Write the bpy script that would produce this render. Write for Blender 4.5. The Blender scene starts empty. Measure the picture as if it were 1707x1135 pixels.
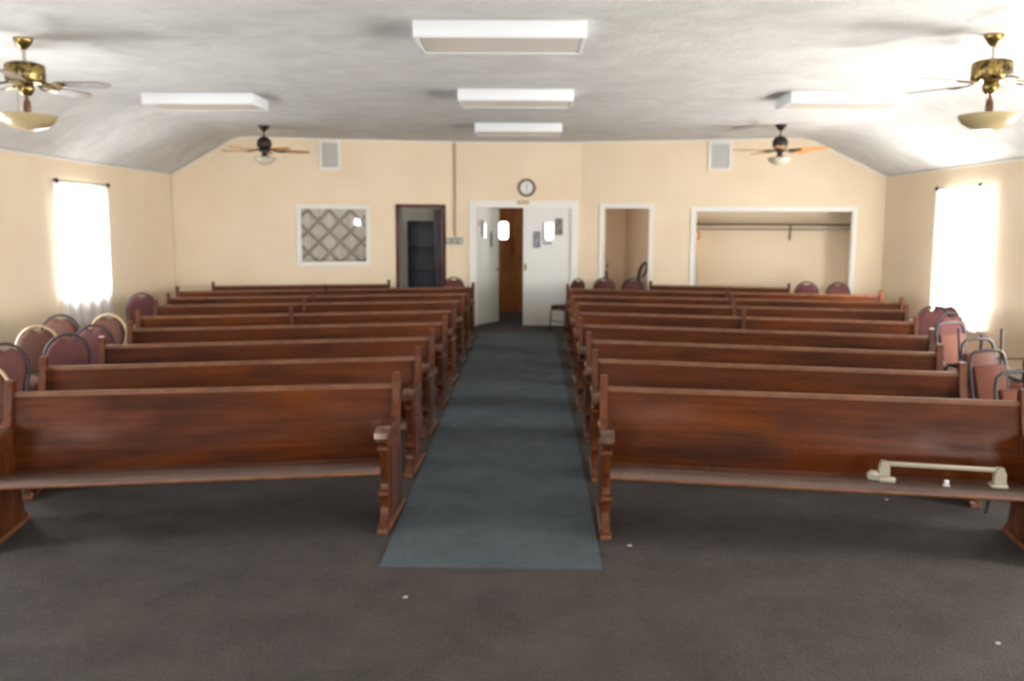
import bpy, bmesh, math, random
from mathutils import Vector, Matrix
random.seed(4)
PI = math.pi
scene = bpy.context.scene
C = scene.collection

# ------------------------------------------------------------------ materials
def new_mat(name):
    m = bpy.data.materials.new(name); m.use_nodes = True
    nt = m.node_tree; nt.nodes.clear()
    out = nt.nodes.new('ShaderNodeOutputMaterial')
    return m, nt, out

def principled(name, col, rough=.5, metal=0, noise=None, col2=None, bump=0, scale=(1, 1, 1), nscale=8, detail=4,
               spec=.5, coat=0, distort=0, lo=.35, hi=.65, coords='Object', bscale=None, coat_rough=.2):
    m, nt, out = new_mat(name)
    b = nt.nodes.new('ShaderNodeBsdfPrincipled')
    nt.links.new(b.outputs[0], out.inputs[0])
    b.inputs['Base Color'].default_value = (*col, 1)
    b.inputs['Roughness'].default_value = rough
    b.inputs['Metallic'].default_value = metal
    b.inputs['Specular IOR Level'].default_value = spec
    b.inputs['Coat Weight'].default_value = coat
    b.inputs['Coat Roughness'].default_value = coat_rough
    if col2 is not None or bump:
        tc = nt.nodes.new('ShaderNodeTexCoord')
        mp = nt.nodes.new('ShaderNodeMapping'); mp.inputs['Scale'].default_value = scale
        nt.links.new(tc.outputs[coords], mp.inputs[0])
        n = nt.nodes.new('ShaderNodeTexNoise'); n.inputs['Scale'].default_value = nscale
        n.inputs['Detail'].default_value = detail; n.inputs['Distortion'].default_value = distort
        nt.links.new(mp.outputs[0], n.inputs['Vector'])
        if col2 is not None:
            r = nt.nodes.new('ShaderNodeValToRGB')
            r.color_ramp.elements[0].position = lo; r.color_ramp.elements[1].position = hi
            r.color_ramp.elements[0].color = (*col, 1); r.color_ramp.elements[1].color = (*col2, 1)
            nt.links.new(n.outputs['Fac'], r.inputs[0]); nt.links.new(r.outputs[0], b.inputs['Base Color'])
        if bump:
            n2 = n
            if bscale:
                n2 = nt.nodes.new('ShaderNodeTexNoise'); n2.inputs['Scale'].default_value = bscale
                n2.inputs['Detail'].default_value = 3
                nt.links.new(mp.outputs[0], n2.inputs['Vector'])
            bp = nt.nodes.new('ShaderNodeBump'); bp.inputs['Strength'].default_value = bump
            bp.inputs['Distance'].default_value = .02
            nt.links.new(n2.outputs['Fac'], bp.inputs['Height']); nt.links.new(bp.outputs[0], b.inputs['Normal'])
    return m

def wood(name, dark, mid, light, axis='x', rough=.35, coat=0, spec=.2):
    """grain stretched along one axis, blotched with larger worn patches"""
    m, nt, out = new_mat(name)
    b = nt.nodes.new('ShaderNodeBsdfPrincipled'); nt.links.new(b.outputs[0], out.inputs[0])
    b.inputs['Roughness'].default_value = rough
    b.inputs['Specular IOR Level'].default_value = spec
    b.inputs['Coat Weight'].default_value = coat; b.inputs['Coat Roughness'].default_value = .07
    tc = nt.nodes.new('ShaderNodeTexCoord')
    oi = nt.nodes.new('ShaderNodeObjectInfo')
    add = nt.nodes.new('ShaderNodeVectorMath'); add.operation = 'ADD'
    sc = nt.nodes.new('ShaderNodeVectorMath'); sc.operation = 'SCALE'; sc.inputs['Scale'].default_value = 9
    comb = nt.nodes.new('ShaderNodeCombineXYZ')
    for k in range(3): nt.links.new(oi.outputs['Random'], comb.inputs[k])
    nt.links.new(comb.outputs[0], sc.inputs[0])
    nt.links.new(tc.outputs['Object'], add.inputs[0]); nt.links.new(sc.outputs[0], add.inputs[1])
    def noise(scale, ns, det):
        mp = nt.nodes.new('ShaderNodeMapping'); mp.inputs['Scale'].default_value = scale
        nt.links.new(add.outputs[0], mp.inputs[0])
        n = nt.nodes.new('ShaderNodeTexNoise'); n.inputs['Scale'].default_value = ns; n.inputs['Detail'].default_value = det
        nt.links.new(mp.outputs[0], n.inputs['Vector']); return n
    s1 = (.12, 2, 2) if axis == 'x' else (2, 2, .12)
    s2 = (.35, 1, 1) if axis == 'x' else (1, 1, .35)
    g = noise(s1, 14, 6); q = noise(s2, 4.2, 3)
    mix = nt.nodes.new('ShaderNodeMath'); mix.operation = 'MULTIPLY_ADD'; mix.inputs[1].default_value = .45
    ml = nt.nodes.new('ShaderNodeMath'); ml.operation = 'MULTIPLY'; ml.inputs[1].default_value = .55
    nt.links.new(q.outputs['Fac'], ml.inputs[0])
    nt.links.new(g.outputs['Fac'], mix.inputs[0]); nt.links.new(ml.outputs[0], mix.inputs[2])
    r = nt.nodes.new('ShaderNodeValToRGB')
    e = r.color_ramp.elements
    e[0].position = .33; e[0].color = (*dark, 1); e[1].position = .70; e[1].color = (*light, 1)
    k = r.color_ramp.elements.new(.5); k.color = (*mid, 1)
    nt.links.new(mix.outputs[0], r.inputs[0]); nt.links.new(r.outputs[0], b.inputs['Base Color'])
    rr = nt.nodes.new('ShaderNodeMapRange'); rr.inputs['To Min'].default_value = rough + .18; rr.inputs['To Max'].default_value = rough - .12
    rr.inputs['From Min'].default_value = .35; rr.inputs['From Max'].default_value = .65
    nt.links.new(q.outputs['Fac'], rr.inputs[0]); nt.links.new(rr.outputs[0], b.inputs['Roughness'])
    return m

def emission(name, col, s):
    m, nt, out = new_mat(name)
    e = nt.nodes.new('ShaderNodeEmission'); e.inputs[0].default_value = (*col, 1); e.inputs[1].default_value = s
    nt.links.new(e.outputs[0], out.inputs[0]); return m

def glass(name, refl=.08, tint=(1, 1, 1)):
    m, nt, out = new_mat(name)
    t = nt.nodes.new('ShaderNodeBsdfTransparent'); t.inputs[0].default_value = (*tint, 1)
    g = nt.nodes.new('ShaderNodeBsdfGlossy'); g.inputs['Roughness'].default_value = .03
    mx = nt.nodes.new('ShaderNodeMixShader'); mx.inputs[0].default_value = refl
    nt.links.new(t.outputs[0], mx.inputs[1]); nt.links.new(g.outputs[0], mx.inputs[2]); nt.links.new(mx.outputs[0], out.inputs[0])
    return m

def sheer(name):
    m, nt, out = new_mat(name)
    t = nt.nodes.new('ShaderNodeBsdfTransparent')
    tr = nt.nodes.new('ShaderNodeBsdfTranslucent'); tr.inputs[0].default_value = (.93, .93, .95, 1)
    d = nt.nodes.new('ShaderNodeBsdfDiffuse'); d.inputs[0].default_value = (.88, .88, .9, 1)
    a = nt.nodes.new('ShaderNodeMixShader'); a.inputs[0].default_value = .45
    nt.links.new(tr.outputs[0], a.inputs[1]); nt.links.new(d.outputs[0], a.inputs[2])
    b = nt.nodes.new('ShaderNodeMixShader'); b.inputs[0].default_value = .88
    nt.links.new(t.outputs[0], b.inputs[1]); nt.links.new(a.outputs[0], b.inputs[2]); nt.links.new(b.outputs[0], out.inputs[0])
    return m

M = {}
M['wall'] = principled('cream_wall_paint', (.77, .63, .445), .6, col2=(.80, .665, .48), nscale=1.4, detail=2, spec=.3)
M['ceiling'] = principled('textured_white_ceiling', (.515, .505, .48), .75, col2=(.625, .615, .585), nscale=2.4, detail=6,
                          scale=(1, 1.2, .6), distort=.8, lo=.30, hi=.72, bump=.35, bscale=16, spec=.2)
M['trim'] = principled('white_trim_paint', (.80, .775, .71), .45)
M['fixture'] = principled('white_enamel', (.72, .74, .76), .35)
M['diffuser'] = principled('acrylic_diffuser', (.60, .55, .48), .3, col2=(.64, .59, .52), nscale=60)
M['pew'] = wood('pew_wood_long_grain', (.021, .0058, .0018), (.062, .0132, .0018), (.112, .0275, .0036), 'x', .36, spec=.14)
M['pew_end'] = wood('pew_wood_upright_grain', (.030, .0075, .0024), (.074, .0170, .0036), (.135, .036, .0075), 'z', .3, coat=.55)
M['worn'] = principled('worn_pew_edge', (.105, .036, .012), .4, col2=(.16, .064, .024), nscale=9)
M['seatwood'] = wood('pew_seat_wood', (.060, .027, .017), (.10, .043, .026), (.15, .070, .044), 'x', .28)
M['wornsheen'] = wood('worn_sheen_on_pew_seat_front', (.070, .043, .035), (.105, .068, .056), (.14, .098, .082), 'x', .32)  # worn varnish; its grey sheen is put into the colour
M['rose'] = principled('rose_upholstery', (.088, .030, .030), .8, col2=(.115, .042, .040), nscale=70, spec=.2)
M['rust'] = principled('rust_upholstery', (.088, .027, .015), .8, col2=(.112, .036, .021), nscale=70, spec=.2)
M['caseing'] = wood('reddish_brown_casing', (.05, .015, .010), (.085, .028, .020), (.13, .045, .03), 'z', .35)
M['brownfab'] = principled('brown_upholstery', (.074, .029, .018), .8, col2=(.098, .040, .026), nscale=70, spec=.2)
M['blackmetal'] = principled('black_chair_steel', (.020, .016, .018), .5, metal=0, spec=.3)
M['tanmetal'] = principled('tan_chair_steel', (.42, .30, .17), .35, metal=.35)
M['bronze'] = principled('dark_bronze', (.030, .022, .018), .4, metal=.5)
M['brass'] = principled('antique_brass', (.30, .21, .065), .28, metal=.85, col2=(.06, .045, .025), nscale=26, lo=.45, hi=.62)
M['blade_oak'] = principled('oak_fan_blade', (.52, .23, .07), .45, col2=(.62, .30, .10), nscale=14, scale=(.3, 3, 1))
M['blade_walnut'] = principled('walnut_fan_blade', (.15, .108, .078), .4, col2=(.21, .15, .11), nscale=12, scale=(.3, 3, 1))
M['frosted'] = principled('frosted_lamp_glass', (.50, .46, .36), .25, coat=.5)
M['amber'] = principled('amber_lamp_glass', (.42, .33, .18), .2, coat=.8, coat_rough=.06)
M['darkwood'] = wood('dark_stained_door_wood', (.014, .0045, .0035), (.025, .0075, .0055), (.042, .0125, .009), 'z', .6, spec=.1)
M['outerdoor'] = wood('entrance_door_wood', (.26, .085, .022), (.40, .15, .040), (.52, .20, .06), 'z', .3)
M['doorwhite'] = principled('white_door_paint', (.74, .73, .69), .45)
M['glass'] = glass('window_glass', .10)
M['winglass'] = glass('outside_window_glass', .04)
M['sheer'] = sheer('sheer_white_cloth')
M['greywall'] = principled('grey_room_wall', (.44, .43, .40), .7, col2=(.48, .47, .44), nscale=3)
M['closet'] = principled('closet_wall', (.82, .66, .46), .6)
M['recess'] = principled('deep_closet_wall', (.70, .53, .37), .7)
M['drape'] = principled('pale_drape', (.74, .73, .69), .85, col2=(.62, .61, .58), nscale=5, scale=(3, 1, .4))
M['lattice'] = principled('grey_brown_lattice', (.17, .14, .13), .7)
M['bluegrey'] = principled('blue_grey_shelf_back', (.15, .16, .21), .6)
M['black'] = principled('black_plastic', (.012, .012, .014), .4)
M['clockrim'] = principled('mahogany_clock_rim', (.12, .04, .03), .3)
M['clockface'] = principled('clock_face', (.75, .75, .72), .4)
M['greyplate'] = principled('grey_steel_box', (.33, .35, .32), .4, metal=.4)
M['conduit'] = principled('grey_brown_conduit', (.30, .25, .20), .5)
M['paperdark'] = principled('grey_print', (.18, .17, .19), .5, col2=(.34, .33, .36), nscale=16, lo=.45, hi=.6)
M['paperbrown'] = principled('brown_print', (.16, .12, .10), .5, col2=(.30, .24, .21), nscale=16, lo=.45, hi=.6)
M['tan'] = principled('tan_card', (.55, .44, .26), .6)
M['pink'] = principled('pink_card', (.62, .36, .36), .6)
M['red'] = principled('red_plastic', (.55, .07, .05), .4)
M['cloth'] = principled('white_cloth', (.8, .79, .76), .8)
M['creammetal'] = principled('aged_cream_metal', (.36, .33, .245), .35, metal=.2)
M['clear'] = principled('milky_plastic', (.55, .55, .52), .2, coat=1)
M['steel'] = principled('brushed_steel', (.55, .5, .42), .25, metal=.9)
M['outground'] = principled('pale_outdoor_concrete', (.55, .53, .49), .9)
M['speck'] = principled('pale_paper', (.36, .34, .29), .7)
M['louver'] = principled('vent_louver_paint', (.86, .84, .80), .5)
M['ventshade'] = principled('painted_vent_shade', (.04, .037, .035), .8)  # near-black plate colour stands in for shade behind the slats

def carpet(name, a, b, weave):
    m, nt, out = new_mat(name)
    p = nt.nodes.new('ShaderNodeBsdfPrincipled'); nt.links.new(p.outputs[0], out.inputs[0])
    p.inputs['Roughness'].default_value = .95; p.inputs['Specular IOR Level'].default_value = .15
    tc = nt.nodes.new('ShaderNodeTexCoord')
    n = nt.nodes.new('ShaderNodeTexNoise'); n.inputs['Scale'].default_value = 2.2; n.inputs['Detail'].default_value = 8; n.inputs['Roughness'].default_value = .75
    nt.links.new(tc.outputs['Object'], n.inputs['Vector'])
    w = nt.nodes.new('ShaderNodeTexVoronoi'); w.inputs['Scale'].default_value = weave
    nt.links.new(tc.outputs['Object'], w.inputs['Vector'])
    mx = nt.nodes.new('ShaderNodeMath'); mx.operation = 'MULTIPLY_ADD'; mx.inputs[1].default_value = .35
    nt.links.new(w.outputs['Distance'], mx.inputs[0]); nt.links.new(n.outputs['Fac'], mx.inputs[2])
    r = nt.nodes.new('ShaderNodeValToRGB'); e = r.color_ramp.elements
    e[0].position = .45; e[0].color = (*a, 1); e[1].position = .85; e[1].color = (*b, 1)
    nt.links.new(mx.outputs[0], r.inputs[0]); nt.links.new(r.outputs[0], p.inputs['Base Color'])
    bp = nt.nodes.new('ShaderNodeBump'); bp.inputs['Strength'].default_value = .5; bp.inputs['Distance'].default_value = .006
    nt.links.new(w.outputs['Distance'], bp.inputs['Height']); nt.links.new(bp.outputs[0], p.inputs['Normal'])
    return m
M['carpet'] = carpet('dark_loop_carpet', (.042, .036, .033), (.073, .063, .058), 95)
M['runner'] = carpet('blue_grey_runner', (.052, .064, .073), (.086, .103, .115), 110)

# ------------------------------------------------------------------ mesh helpers
def obj(name, bm, mat, parent=None, smooth=True, label=None):
    bmesh.ops.recalc_face_normals(bm, faces=bm.faces)
    me = bpy.data.meshes.new(name); bm.to_mesh(me); bm.free()
    if smooth:
        for p in me.polygons: p.use_smooth = True
        try: me.set_sharp_from_angle(angle=math.radians(38))
        except Exception: pass
    if mat is not None: me.materials.append(mat)
    o = bpy.data.objects.new(name, me); C.objects.link(o)
    if parent is not None: o.parent = parent
    if label: o['label'] = label
    return o
def thing(name, label, cat, loc=(0, 0, 0), rz=0, group=None):
    o = bpy.data.objects.new(name, None); C.objects.link(o); o.empty_display_size = .1
    o.location = loc; o.rotation_euler = (0, 0, rz); o['label'] = label; o['category'] = cat
    if group: o['group'] = group
    return o
def tag(o, label, cat, group=None, kind=None):
    o['label'] = label; o['category'] = cat
    if group: o['group'] = group
    if kind: o['kind'] = kind
    return o
def struct(o): o['kind'] = 'structure'; return o

def box(bm, x0, x1, y0, y1, z0, z1, bev=0, mtx=None):
    r = bmesh.ops.create_cube(bm, size=1)
    vs = r['verts']
    for v in vs:
        v.co = Vector(((x0 + x1) / 2 + v.co.x * (x1 - x0), (y0 + y1) / 2 + v.co.y * (y1 - y0), (z0 + z1) / 2 + v.co.z * (z1 - z0)))
    if bev:
        es = list({e for v in vs for e in v.link_edges})
        rb = bmesh.ops.bevel(bm, geom=es, offset=bev, segments=2, profile=.5, affect='EDGES')
        vs = list({v for f in rb['faces'] for v in f.verts} | {v for v in vs if v.is_valid})
    if mtx is not None:
        for v in vs: v.co = mtx @ v.co
    return vs
def prism(bm, pts, a0, a1, axis='x', mtx=None):
    """polygon pts extruded between a0 and a1 along axis"""
    def mk(p, a):
        if axis == 'x': return Vector((a, p[0], p[1]))
        if axis == 'y': return Vector((p[0], a, p[1]))
        return Vector((p[0], p[1], a))
    A = [bm.verts.new(mk(p, a0)) for p in pts]; B = [bm.verts.new(mk(p, a1)) for p in pts]
    n = len(pts)
    bm.faces.new(A); bm.faces.new(B[::-1])
    for i in range(n): bm.faces.new((A[i], B[i], B[(i + 1) % n], A[(i + 1) % n]))
    if mtx is not None:
        for v in A + B: v.co = mtx @ v.co
    return A + B
def tube(bm, pts, r, seg=8, closed=False):
    pts = [Vector(p) for p in pts]; n = len(pts); rings = []
    rad = r if isinstance(r, (list, tuple)) else [r] * n
    up = Vector((0, 0, 1)); prev = None
    for i, p in enumerate(pts):
        a = pts[(i - 1) % n] if (i > 0 or closed) else p; b = pts[(i + 1) % n] if (i < n - 1 or closed) else p
        t = (b - a).normalized()
        if prev is None:
            ref = up if abs(t.dot(up)) < .9 else Vector((0, 1, 0))
            u = t.cross(ref).normalized()
        else:
            u = (prev - t * prev.dot(t)).normalized()
        prev = u; w = t.cross(u)
        rings.append([bm.verts.new(p + (u * math.cos(2 * PI * k / seg) + w * math.sin(2 * PI * k / seg)) * rad[i]) for k in range(seg)])
    m = n if closed else n - 1
    for i in range(m):
        A, B = rings[i], rings[(i + 1) % n]
        for k in range(seg): bm.faces.new((A[k], A[(k + 1) % seg], B[(k + 1) % seg], B[k]))
    if not closed: bm.faces.new(rings[0][::-1]); bm.faces.new(rings[-1])
def lathe(bm, prof, seg=24, c=(0, 0, 0), ribs=0, ramp=0, cap=True):
    rings = []
    for r, z in prof:
        ring = []
        for k in range(seg):
            rr = r * (1 + (ramp * (1 if k % 2 else -1) if ribs else 0))
            a = 2 * PI * k / seg
            ring.append(bm.verts.new((c[0] + rr * math.cos(a), c[1] + rr * math.sin(a), c[2] + z)))
        rings.append(ring)
    for i in range(len(rings) - 1):
        for k in range(seg): bm.faces.new((rings[i][k], rings[i][(k + 1) % seg], rings[i + 1][(k + 1) % seg], rings[i + 1][k]))
    if cap and prof[0][0] > 1e-4: bm.faces.new(rings[0][::-1])
    if cap and prof[-1][0] > 1e-4: bm.faces.new(rings[-1])
    bmesh.ops.remove_doubles(bm, verts=[v for r_ in rings for v in r_], dist=1e-5)
def ball(bm, c, r, sub=2):
    res = bmesh.ops.create_icosphere(bm, subdivisions=sub, radius=r)
    for v in res['verts']: v.co += Vector(c)
def B(): return bmesh.new()

# ------------------------------------------------------------------ room shell
ZC, ZE = 3.29, 2.64
XL, XR = -5.85, 5.98
YF, YN = 15.75, -4.0
AL, AR = math.radians(13), math.radians(14)
class Facet:                       # a straight length of the rear wall; s runs along it, n towards the room
    def __init__(s, x, y, dx, dy, nx, ny): s.p = Vector((x, y)); s.d = Vector((dx, dy)); s.n = Vector((nx, ny))
    def P(s, a, n, z): q = s.p + s.d * a + s.n * n; return Vector((q.x, q.y, z))
FL = Facet(-1.2, YF, -math.cos(AL), -math.sin(AL), math.sin(AL), -math.cos(AL))
FC = Facet(0, YF, 1, 0, 0, -1)
FR = Facet(1.06, YF, math.cos(AR), -math.sin(AR), -math.sin(AR), -math.cos(AR))
WL = Facet(XL, 0, 0, 1, 1, 0)      # left wall, s = y
WR = Facet(XR, 0, 0, 1, -1, 0)
def fbox(bm, F, s0, s1, n0, n1, z0, z1, bev=0):
    m = Matrix(((F.d.x, F.n.x, 0, F.p.x), (F.d.y, F.n.y, 0, F.p.y), (0, 0, 1, 0), (0, 0, 0, 1)))
    return box(bm, s0, s1, n0, n1, z0, z1, bev, m)
def wall(name, F, s0, s1, z0, z1, holes, mat, t=.12):
    bm = B()
    ss = sorted({s0, s1} | {h[0] for h in holes} | {h[1] for h in holes})
    for a, b in zip(ss[:-1], ss[1:]):
        hs = sorted([h for h in holes if h[0] < (a + b) / 2 < h[1]], key=lambda h: h[2])
        z = z0
        for h in hs:
            if h[2] > z + 1e-4: fbox(bm, F, a, b, -t, 0, z, h[2])
            z = h[3]
        if z < z1 - 1e-4: fbox(bm, F, a, b, -t, 0, z, z1)
    return struct(obj(name, bm, mat, smooth=False))

bm = B(); box(bm, -7, 7, YN - .2, 21, -.1, 0)
struct(obj('floor', bm, M['carpet'], smooth=False))
bm = B()
def bend(cx, ex, ez, sgn):
    # softly rounded turn between the slope and the flat
    P0 = Vector((ex, ez)); P1 = Vector((cx, ZC)); a = P1 + (P0 - P1).normalized() * .22; b = P1 + Vector((sgn * .22, 0))
    return [tuple(a * (1 - t) ** 2 + P1 * 2 * t * (1 - t) + b * t * t) for t in [k / 8 for k in range(9)]]
inner = [(XL - .14, ZE - .087)] + bend(-4.8, XL, ZE, 1) + bend(4.75, XR, ZE, -1)[::-1] + [(XR + .14, ZE - .074)]
prism(bm, inner + [(XR + .14, ZC + .25), (XL - .14, ZC + .25)], YN - .2, 17.0, 'y')
struct(obj('ceiling', bm, M['ceiling'], smooth=True))

LWIN = [(11.05, 12.1, .86, 2.2), (7.0, 8.05, .86, 2.2), (3.1, 4.15, .86, 2.2), (-.8, .25, .86, 2.2)]
RWIN = [(11.2, 12.5, .50, 2.28), (7.2, 8.35, .80, 2.25), (3.3, 4.45, .80, 2.25), (-.6, .55, .80, 2.25)]
wall('wall_left', WL, YN, 14.72, 0, ZE + .0, LWIN, M['wall'])
wall('wall_right', WR, YN, 14.50, 0, ZE + .0, RWIN, M['wall'])
FN = Facet(0, YN, 1, 0, 0, 1)
wall('wall_front', FN, XL - .1, XR + .1, 0, ZC + .1, [(-4.4, -3.2, .9, 2.3), (3.2, 4.4, .9, 2.3)], M['wall'])  # two unseen window openings added behind the camera for fill light
wall('wall_rear_left', FL, 0, 4.90, 0, ZC + .05, [(.205, 1.005, 0, 2.14), (1.56, 2.69, 1.163, 2.097)], M['wall'])
wall('wall_rear_middle', FC, -1.2, 1.06, 0, ZC + .05, [(-.818, .90, 0, 2.143)], M['wall'])
wall('wall_rear_right', FR, 0, 5.20, 0, ZC + .05, [(.417, 1.229, 0, 2.138), (2.02, 4.578, 0, 2.08)], M['wall'])

# crown strips where the ceiling meets the rear wall
def strip(name, pts, w=.035):
    bm = B(); tube(bm, pts, w / 2, 6); return struct(obj(name, bm, M['trim']))
kl = (4.8 - 1.2) / math.cos(AL); kr = (4.75 - 1.06) / math.cos(AR)
strip('trim_1', [FL.P(4.74, .012, ZE - .01), FL.P(kl, .012, ZC - .012), FL.P(0.005, .012, ZC - .012), FC.P(0, .012, ZC - .012), FR.P(.005, .012, ZC - .012), FR.P(kr, .012, ZC - .012), FR.P(5.05, .012, ZE - .005)])
strip('trim_2', [(XL + .01, YN + .05, ZE - .012), (XL + .01, 14.65, ZE - .012)], .028)
strip('trim_3', [(XR - .01, YN + .05, ZE - .012), (XR - .01, 14.45, ZE - .012)], .028)
def baseboard(name, F, segs):
    bm = B()
    for a, b in segs: fbox(bm, F, a, b, 0, .018, 0, .11)
    struct(obj(name, bm, M['trim'], smooth=False))
baseboard('baseboard_left', WL, [(YN + .02, 14.6)])
baseboard('baseboard_right', WR, [(YN + .02, 14.4)])
baseboard('baseboard_rear_left', FL, [(1.1, 4.7)])
baseboard('baseboard_rear_right', FR, [(1.32, 1.93), (4.67, 5.0)])
# vertical corner beads in the rear corners
strip('trim_4', [FL.P(4.74, .012, .1), FL.P(4.74, .012, ZE - .03)], .02)

def casing(name, F, s0, s1, zt, w, mat, z0=0, bottom=False, d=.022, jamb=.14):
    """flat casing boards round an opening plus the jamb lining"""
    bm = B()
    fbox(bm, F, s0 - w, s0, 0, d, z0, zt, .004); fbox(bm, F, s1, s1 + w, 0, d, z0, zt, .004)
    fbox(bm, F, s0 - w, s1 + w, 0, d + .003, zt, zt + w, .004)
    if bottom: fbox(bm, F, s0 - w, s1 + w, 0, d + .003, z0 - w, z0, .004)
    fbox(bm, F, s0 - .001, s0 + .012, -jamb, .001, z0, zt); fbox(bm, F, s1 - .012, s1 + .001, -jamb, .001, z0, zt)
    fbox(bm, F, s0, s1, -jamb, .001, zt - .012, zt + .001)
    if bottom: fbox(bm, F, s0, s1, -jamb, .001, z0 - .001, z0 + .012)
    return struct(obj(name, bm, mat, smooth=False))
casing('trim_5', FC, -.818, .90, 2.143, .115, M['trim'])
casing('trim_6', FR, .417, 1.229, 2.138, .072, M['trim'])
casing('trim_7', FR, 2.02, 4.578, 2.08, .075, M['trim'])
casing('trim_8', FL, .205, 1.005, 2.14, .045, M['caseing'])
w1 = casing('window_1', FL, 1.56, 2.69, 2.097, .065, M['trim'], 1.163, True)
pm = FL.P(2.125, -.068, 0); pa = math.radians(10.6)   # pane turned slightly off the wall line to place the flash glare
FPn = Facet(pm.x, pm.y, -math.cos(pa), -math.sin(pa), math.sin(pa), -math.cos(pa))
bm = B(); fbox(bm, FPn, -.555, .555, -.003, .003, 1.168, 2.092)
obj('window_pane', bm, M['glass'], w1, smooth=False)

# ------------------------------------------------------------------ rooms behind the rear wall
def pbox(name, pts4, z0, z1, mat, t=.08):
    """wall slab along a plan segment (x0,y0)-(x1,y1)"""
    (x0, y0), (x1, y1) = pts4; d = Vector((x1 - x0, y1 - y0)); L = d.length; d /= L
    bm = B(); box(bm, 0, L, 0, t, z0, z1, 0, Matrix(((d.x, -d.y, 0, x0), (d.y, d.x, 0, y0), (0, 0, 1, 0), (0, 0, 0, 1))))
    return struct(obj(name, bm, mat, smooth=False))
wall('wall_office_rear', Facet(0, 18.6, 1, 0, 0, -1), -6.6, -1.35, 0, 2.9, [(-5.2, -4.2, 1.0, 2.1)], M['greywall'], .1)  # hidden window opening added to let light into the office
pbox('wall_office_right', ((-1.34, 15.95), (-1.34, 18.6)), 0, 2.9, M['greywall'])
pbox('wall_office_left', ((-6.6, 14.6), (-6.6, 18.68)), 0, 2.9, M['greywall'])
pbox('wall_office_side', ((-2.36, 17.35), (-1.43, 17.35)), 0, 2.9, M['greywall'])
bm = B(); box(bm, -6.7, -1.36, 17.02, 18.7, 2.9, 3.0); struct(obj('ceiling_office', bm, M['greywall'], smooth=False))
# vestibule
pbox('wall_vestibule_left', ((-1.18, 15.9), (-1.18, 18.35)), 0, 3.0, M['doorwhite'])
pbox('wall_vestibule_right', ((1.2, 15.9), (1.2, 18.35)), 0, 3.0, M['doorwhite'])
FV = Facet(0, 18.4, 1, 0, 0, -1)
OW = [(-.845, -.705, 1.45, 1.95)]  # sidelight added so the open leaf's window shows bright
wall('wall_vestibule_rear', FV, -1.3, 1.3, 0, 3.0, [(-.565, 1.05, 0, 2.17)] + OW, M['wall'])
bm = B(); box(bm, -1.26, 1.2, 17.02, 18.4, 3.0, 3.1); struct(obj('ceiling_vestibule', bm, M['wall'], smooth=False))
# closets
wall('wall_closet_rear', Facet(*(FR.P(0, -.75, 0).xy), *FR.d, *FR.n), 1.86, 4.75, 0, 2.6, [], M['closet'], .06)
bm = B(); fbox(bm, FR, 1.86, 1.94, -.75, -.14, 0, 2.6); struct(obj('wall_closet_left', bm, M['closet'], smooth=False))
bm = B(); fbox(bm, FR, 4.60, 4.68, -.75, -.14, 0, 2.6); struct(obj('wall_closet_right', bm, M['closet'], smooth=False))
bm = B(); fbox(bm, FR, 1.86, 4.75, -.8, -.12, 2.6, 2.68); struct(obj('ceiling_closet', bm, M['closet'], smooth=False))
bm = B(); fbox(bm, FR, 1.94, 4.60, -.75, -.73, 0, .12); struct(obj('baseboard_closet', bm, M['trim'], smooth=False))
pbox('wall_recess_rear', ((1.30, 16.62), (2.15, 16.55)), 0, 2.6, M['recess'])
pbox('wall_recess_right', ((1.96, 16.56), (2.36, 15.62)), 0, 2.6, M['recess'], .05)
pbox('wall_recess_left', ((1.36, 15.95), (1.36, 16.66)), 0, 2.6, M['recess'], .03)
bm = B(); box(bm, 1.3, 2.75, 15.9, 16.75, 2.6, 2.68); struct(obj('ceiling_recess', bm, M['recess'], smooth=False))

# inner double doors (white)
def door_leaf(name, hinge, ang, w, h, mat, t=.042, win=None, flip=1):
    """leaf hinged at `hinge`, extending along local +x; optional oval-cornered light"""
    root = bpy.data.objects.new(name, None); C.objects.link(root); root.location = hinge; root.rotation_euler = (0, 0, ang)
    root['kind'] = 'structure'
    bm = B()
    if win:
        cx, cz, ww, wh = win
        for (a, b, c, d) in ((0, cx - ww / 2, 0, h), (cx + ww / 2, w, 0, h), (cx - ww / 2, cx + ww / 2, 0, cz - wh / 2), (cx - ww / 2, cx + ww / 2, cz + wh / 2, h)):
            box(bm, a, b, -t / 2, t / 2, c, d)
        # rounded corners of the light
        rr = ww * .32
        for sx in (-1, 1):
            for sz in (-1, 1):
                c0 = Vector((cx + sx * ww / 2, cz + sz * wh / 2)); cc = c0 - Vector((sx * rr, sz * rr))
                pts = [tuple(c0)] + [(cc.x + sx * rr * math.cos(q), cc.y + sz * rr * math.sin(q)) for q in [k * PI / 12 for k in range(7)]]
                prism(bm, pts, -t / 2, t / 2, 'y')
    else: box(bm, 0, w, -t / 2, t / 2, 0, h)
    obj('door_panel', bm, mat, root, smooth=False)
    if win:
        bm = B(); box(bm, cx - ww / 2, cx + ww / 2, -.003, .003, cz - wh / 2, cz + wh / 2)
        obj('window_pane', bm, M['winglass'], root, smooth=False)
    return root
d1 = door_leaf('door_1', (.888, 15.80, .012), PI, .852, 2.12, M['doorwhite'], win=(.381, 1.711, .145, .30))
bm = B(); box(bm, .790, .815, -.045, -.02, .05, .2); box(bm, .79, .83, .02, .03, 1.0, 1.12)
obj('door_bolt', bm, M['brass'], d1)
d2 = door_leaf('door_2', (-.806, 15.80, .012), math.radians(64), .84, 2.12, M['doorwhite'], win=(.33, 1.711, .12, .28))
bm = B(); lathe(bm, [(.0, 0), (.022, 0), (.012, .012), (.012, .035), (.028, .045), (.03, .06), (.02, .072), (0, .074)], 14)
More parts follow.
